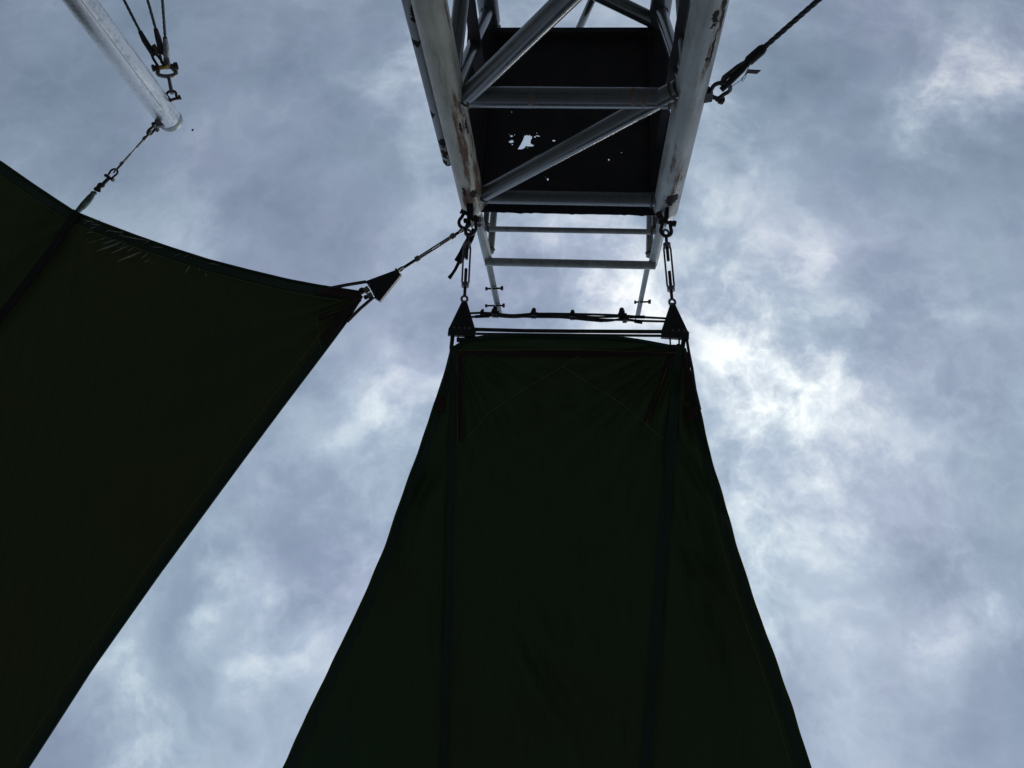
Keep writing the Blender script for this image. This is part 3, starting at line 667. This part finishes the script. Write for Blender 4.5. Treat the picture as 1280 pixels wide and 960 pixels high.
# ------------------------------------------------------------------ the left sail
LZ, LK, LY0, LKX, LX0 = ZS-.02, .02, -2.4, -.012, -1.6
def left_surf(px, py, s=1.0):
    k = 0
    # belly: slack towards the middle, tension folds towards the pointed corner and the strap
    dx, dy = px-452, py-370; rr = math.hypot(dx, dy)+1; a = math.atan2(dy, -dx)
    k += .0035*math.sin(a*20+2*noise.noise(Vector((a*2, rr*.004, 1))))*min(1, rr/50)*math.exp(-rr/260)
    dx, dy = px-96, py-268; rr = math.hypot(dx, dy)+1; a = math.atan2(dy, dx)
    k += .004*math.sin(a*14+2*noise.noise(Vector((a*2, rr*.004, 3))))*min(1, rr/40)*math.exp(-rr/120)
    # the sheet is pulled up along the strap
    dl = ((px-93)*(390-265)-(py-265)*(0-93))/math.hypot(93, 125)
    k += .010*math.exp(-(dl/26)**2)
    k += .002*noise.noise(Vector((px*.008, py*.008, 2)))
    return on_plane(px, py, LZ, LK, LY0, LKX, LX0, s=s*(1+k))
TOP = [(-420, -60), (-200, 88), (-80, 160), (0, 202), (40, 230), (70, 250), (93, 265), (130, 280), (170, 295), (210, 309), (260, 325), (310, 338), (360, 350), (400, 357.5), (430, 362), (453, 365.5)]
BOT = [(452.5, 370), (434, 400.5), (415, 426), (400, 446), (350, 512), (300, 579), (250, 647), (200, 715), (168, 760), (113.5, 837), (64.6, 913), (34, 960), (-60, 1106), (-300, 1480)]
topf = [(x, y) for (x, y) in TOP]
NU, NV = 150, 90
def along(pts, n):
    L_ = [0]
    for a, b_ in zip(pts, pts[1:]): L_.append(L_[-1]+math.hypot(b_[0]-a[0], b_[1]-a[1]))
    out = []
    for k in range(n+1):
        d = L_[-1]*(k/n)
        for i in range(len(L_)-1):
            if d <= L_[i+1]+1e-6: break
        f = (d-L_[i])/(L_[i+1]-L_[i]); out.append((pts[i][0]+(pts[i+1][0]-pts[i][0])*f, pts[i][1]+(pts[i+1][1]-pts[i][1])*f))
    return out
ta = along(TOP[::-1], NU); ba = along(BOT, NU); vs = []
for i in range(NU+1):
    for j in range(NV+1):
        f = j/NV; x = ta[i][0]+(ba[i][0]-ta[i][0])*f; y = ta[i][1]+(ba[i][1]-ta[i][1])*f
        if i == 0: y = 365.5+2.5*f
        vs.append(left_surf(x, y))
fs = [(i*(NV+1)+j, i*(NV+1)+j+1, (i+1)*(NV+1)+j+1, (i+1)*(NV+1)+j) for i in range(NU) for j in range(NV)]
ls = thing('shade_sail', 'dark green shade sail on the left with one pointed corner and a strapped upper edge', 'shade sail', on_z(453, 367, LZ), 'green shade sails')
obj('canvas', MB().add(vs, fs, True), M_sail_warm, ls)
lb = lambda x, y: left_surf(x, y, .9965)
def offset_px(pts, o):
    out = []
    for i, p in enumerate(pts):
        a, b_ = pts[max(0, i-1)], pts[min(len(pts)-1, i+1)]; t = Vector((b_[0]-a[0], b_[1]-a[1])).normalized()
        out.append((p[0]-t.y*o, p[1]+t.x*o))
    return out
q = offset_px(along(TOP[:-1], 90), 7); obj('hem', ribbon(q, 9, lb, .005), M_pocket, ls)
q = offset_px(along(BOT[1:], 90), 6); obj('hem', ribbon(q, 8, lb, .005), M_pocket, ls)
obj('hem', MB().tube([left_surf(x, y, .999) for (x, y) in along(TOP, 120)], .011, 8), M_pocket, ls)
obj('hem', MB().tube([left_surf(x, y, .999) for (x, y) in along(BOT, 120)], .011, 8), M_pocket, ls)
l2 = lambda x, y: left_surf(x, y, .9945)
seam(offset_px(along(TOP[3:-1], 60), 14), .7, l2, M_thread, ls)
seam(offset_px(along(BOT[2:12], 60), 17), .7, l2, M_thread, ls)
seam(poly_px([(396, 387), (398, 420), (401, 436)]), .6, l2, M_thread, ls)
seam(poly_px([(398, 397), (430, 386), (449, 372)]), .6, l2, M_thread, ls)
for px, w_ in (([(398, 362), (420, 366), (440, 369), (451, 370)], [10, 9, 7, 4]), ([(398, 397), (425, 388), (450, 373)], [7, 7, 5]), ([(402, 425), (412, 416), (428, 396), (448, 372)], [12, 12, 9, 4])):
    obj('webbing', ribbon(poly_px(px, 6), w_[0]*.85, lambda x, y: left_surf(x, y, .9952), .004), M_patch, ls)
# strap under the sail, running on from the pole's tie
q = along([(96, 264), (60, 318), (20, 370), (-30, 432), (-120, 540)], 30); obj('strap', ribbon(q, 10, lambda x, y: left_surf(x, y, .990), .008), M_strap, ls)
# pale strips laid on as sheen, imitating light caught by the folds
_r = random.Random(11); extra = []
for k in range(18):
    x = _r.uniform(100, 300) if k % 2 else _r.uniform(104, 190); y = lerp_tab(TOP, x) + _r.uniform(3, 34)
    l_ = _r.uniform(4, 14); a = _r.uniform(-.5, -.28); extra.append((x, y, x+l_*math.cos(a), y+l_*math.sin(a), _r.uniform(.3, .6)))
for (x0, y0, x1, y1, w_) in tuple(extra) + ((104, 275, 118, 278, 1.2), (114, 280, 126, 281, 1.1), (124, 300, 133, 297, .9), (128, 305, 146, 299, 1.5), (120, 314, 152, 303, 2.0), (138, 317, 161, 307, 1.5), (146, 327, 178, 314, 2.1), (158, 315, 168, 309, .9), (176, 324, 185, 316, 1.3), (134, 288, 155, 291, 1.4), (148, 294, 186, 301, 1.4), (108, 291, 116, 290, .8), (231, 342, 238, 331, 1.2), (248, 338, 250, 336, .8), (257, 341, 258, 346, .8), (260, 329, 275, 331, .9), (190, 309, 205, 309, .9)):
    xm, ym = (x0+x1)/2, (y0+y1)/2
    obj('fold_highlight', ribbon([(x0, y0), ((x0+xm)/2, (y0+ym)/2), (xm, ym), ((x1+xm)/2, (y1+ym)/2), (x1, y1)], [.15, w_*.7, w_, w_*.7, .15], lambda x, y: left_surf(x, y, .9935), .0015), M_crease, ls)
# corner ropes to the plate
obj('corner_rope', MB().tube([on_z(457.5, 352.2, ZS-.015), on_z(434, 356, ZS-.015), on_z(411, 360.5, ZS-.02)], .0125, 8), M_wire, ls)
obj('corner_rope', MB().tube([on_z(467, 371.5, ZS-.015), on_z(450, 386, ZS-.015), on_z(434, 402, ZS-.02)], .0125, 8), M_wire, ls)

# ------------------------------------------------------------------ the left pole and its tie
PXY = on_z(216, 157, 6.62); PX_, PY_ = -3.425, -3.888
pole = thing('mast_pole', 'shiny galvanised steel pole with a capped end at upper left', 'pole', (PX_, PY_, 0))
pts = [(PX_, PY_, .1*k) for k in range(66)]
obj('shaft', MB().tube(pts+[(PX_, PY_, 6.60)], .098, 32, wob=.02, seed=8), M_pole, pole, (PX_, PY_, 0))
obj('cap', MB().tube([(PX_, PY_, 6.59), (PX_, PY_, 6.60), (PX_, PY_, 6.625), (PX_, PY_, 6.645)], [.0990, .1, .1, .094], 32), M_cap, pole, (PX_, PY_, 6.55))
obj('seam', MB().tube([Vector((PX_+.070, PY_+.069, z*.2)) for z in range(33)], .0022, 6, wob=.8, seed=3), M_galv, pole)
ZL = 6.5
l0 = on_z(194, 155, ZL)
obj('lug', MB().prism([on_z(196, 147, ZL), on_z(206, 157, ZL), on_z(196, 159.5, ZL), on_z(191.5, 158, ZL)], (0, 0, .02)), M_galv, pole)
shackle(on_z(194, 158.5, ZL), on_z(186, 165, ZL)-on_z(194, 157, ZL), (.2, -.7, .8), .022, .085, .012, 'dark shackle joining the pole cap lug and its turnbuckle')
turnbuckle(on_z(188.5, 164.5, ZL), on_z(143, 215, ZL), ray(165, 190)+Vector((40, 90, 0)), .17, .80, .013, .008, 'slim steel turnbuckle between the pole and the left sail edge')
shackle(on_z(136.5, 222, ZL), on_z(144, 214, ZL)-on_z(136, 223, ZL), (.7, .7, .1), .022, .085, .009, 'dark shackle between the pole turnbuckle and the green tie')
tie = thing('webbing_tie', 'pale green webbing tie with knotted top above the left sail edge', 'tie', on_z(95, 265, ZL))
obj('link', MB().tube([on_z(138, 221, ZL), on_z(128, 231, ZL)], .014, 8), M_iron, tie)
for (x, y, r) in ((126.5, 231.5, .026), (124, 233.5, .020), (121.5, 236.5, .024), (117, 241.5, .022), (123.5, 238.5, .015)): obj('knot', MB().ball(on_z(x, y, ZL), r, 8, 5, (1.2, .8, .9)), M_iron, tie)
obj('webbing', MB().tube([on_z(x, y, ZL-.01) for (x, y) in ((118, 240.5), (114, 246), (109.5, 252), (104, 257.5), (98, 263), (93, 268))], [.012, .022, .026, .025, .019, .014], 10, wob=.35, seed=2), M_greenweb, tie)

# ------------------------------------------------------------------ pole guys
ZG = 6.42
def ext(a, b_):             # carry the line a-b on to the ground
    d = b_-a; return a + d*((0.02-a.z)/d.z)
shackle(on_z(217, 124, ZG), on_z(212, 113.5, ZG)-on_z(217, 125, ZG), (.9, .35, .1), .028, .09, .012, 'dark shackle bolted to the pole near its cap', M_iron, M_rust)
lk_ = thing('link_plate', 'flat steel link plate between two shackles beside the pole', 'link', on_z(211, 97, ZG))
obj('bar', MB().prism([on_z(209, 95, ZG), on_z(212.5, 95, ZG), on_z(217, 116.5, ZG), on_z(213, 117.5, ZG)], (0, 0, .02)), M_galv, lk_)
obj('eye', MB().tube(ring(on_z(210.5, 96, ZG), Vector((1, 0, 0)), Vector((0, 1, 0)), .014, .006), .007, 8, caps=False), M_white, lk_)
shackle(on_z(205.5, 84, ZG), on_z(211, 97, ZG)-on_z(205, 84, ZG), (.9, .2, .3), .055, .105, .019, 'big grey shackle with rusty pin gathering the three guy cables', M_galv, M_rust)
rg = thing('spacer_ring', 'yellow ring among the guy cable ends beside the pole', 'ring', on_z(204, 83.5, ZG))
obj('band', MB().tube([on_z(199.5, 84, ZG-.03), on_z(203, 85, ZG-.035), on_z(206.5, 84, ZG-.035), on_z(210, 81.5, ZG-.03)], .010, 8), M_yellow, rg)
for k, (x0, y0, xe, ye, xt, yt, lab) in enumerate(((155, 0, 183, 55, 203, 84, 'leftmost of the three guy cables beside the pole, with a worn brown tag'),
                                                   (184.5, 0, 199, 52, 206, 82, 'middle one of the three guy cables fanning out beside the pole'),
                                                   (203, 0, 207.5, 62, 209, 84, 'rightmost and steepest of the three guy cables beside the pole'))):
    far = on_z(x0, y0, 5.95); e = on_z(xe, ye, ZG - (ZG-5.95)*((yt-ye)/(yt-y0))); tp = on_z(xt, yt, ZG)
    gc = thing('guy_cable', lab, 'cable', tp, 'guy cables of the pole')
    mid = e + (far-e)*3.0
    cable([e, mid], .011, M_wire, 'rope', gc); obj('rope', MB().tube([mid, ext(e, far)], .0105, 8), M_wire, gc)
    d = (far-e).normalized()
    obj('sleeve', MB().tube([e+d*.10, e+d*.03, e.lerp(tp, .35), e.lerp(tp, .5)], [.017, .024, .024, .018], 10), M_cover if k < 2 else M_galv, gc)
    s_ = (tp-e).normalized().cross(Vector((0, 0, 1))).normalized()
    a0 = e.lerp(tp, .35)
    obj('eye_loop', MB().tube([a0+s_*.010, e.lerp(tp, .6)+s_*.022, e.lerp(tp, .9)+s_*.024, tp, e.lerp(tp, .9)-s_*.024, e.lerp(tp, .6)-s_*.022, a0-s_*.010], .011, 8), M_cover if k == 0 else (M_wire if k == 1 else M_galv), gc)
    if k == 0:
        obj('tag', ribbon([(191, 56), (194, 61), (196, 68)], 6.5, lambda x, y: on_z(x, y, ZG-.12), .004), simple('worn_brown_tag', (.10, .09, .07), (.20, .17, .13), 30, .8), gc)

# ------------------------------------------------------------------ right guy cable at the tower
a = on_y(902, 106, YF+.02); q5 = on_z(1023, 0, 5.0)
shackle(on_y(890.5, 121, YF+.02), on_y(909, 104, YF+.02)-on_y(890.5, 121, YF+.02), on_y(895.5, 132, YF+.02)-on_y(886, 111, YF+.02), .040, .125, .014, 'heavy bow shackle with rusty nut on the right side of the tower', M_iron, M_rust)
gc = thing('guy_cable', 'thick dark guy cable running up right from the tower with taped end', 'cable', a)
dd = q5-a
def onc(f): return a+dd*f
cable([onc(.30), onc(1.9)], .0155, M_wire, 'rope', gc); obj('rope', MB().tube([onc(1.9), ext(a, q5)], .0145, 8), M_wire, gc)
obj('eye_loop', MB().tube([onc(.0)+Vector((0, .02, .02)), onc(.06)+Vector((.014, .014, .0)), onc(.20)+Vector((.01, .01, 0)), onc(.30)], [.016, .018, .017, .015], 10), M_cover, gc)
obj('eye_loop', MB().tube([onc(.0)-Vector((0, .0, .0)), onc(.06)-Vector((.014, .014, .0)), onc(.20)-Vector((.01, .01, 0)), onc(.30)], [.016, .018, .017, .015], 10), M_wire, gc)
obj('sleeve', MB().tube([onc(.26), onc(.29), onc(.42), onc(.45)], [.020, .029, .029, .021], 12), M_cover, gc)
obj('tape_end', MB().prism([on_y(934, 87, -3.2), on_y(951, 88, -3.2), on_y(946, 92, -3.2), on_y(932, 91, -3.2)], (0, .006, .0)), M_cover, gc)
obj('tie_wire', MB().tube([on_y(x, y, -3.16) for (x, y) in ((938, 79), (933, 90), (928, 99), (927, 101.5), (929, 101.5), (932, 96), (934, 91), (925, 101), (912, 110))], .0022, 6), M_galv, gc)

# ------------------------------------------------------------------ a bird far up
c = on_z(240.6, 161.8, 40); bd = thing('bird', 'tiny dark bird in the sky right of the pole cap', 'bird', c)
obj('body', MB().ball(c, .04, 8, 6, (1.8, .9, .9)).ball(c+Vector((.08, 0, .01)), .026, 8, 5), M_bird, bd)
for s_ in (-1, 1): obj('wing', MB().prism([c+Vector((.05, s_*.03, .02)), c+Vector((.02, s_*.07, .07)), c+Vector((-.05, s_*.09, .07)), c+Vector((-.06, s_*.03, .02))], (0, 0, .008)), M_bird, bd)
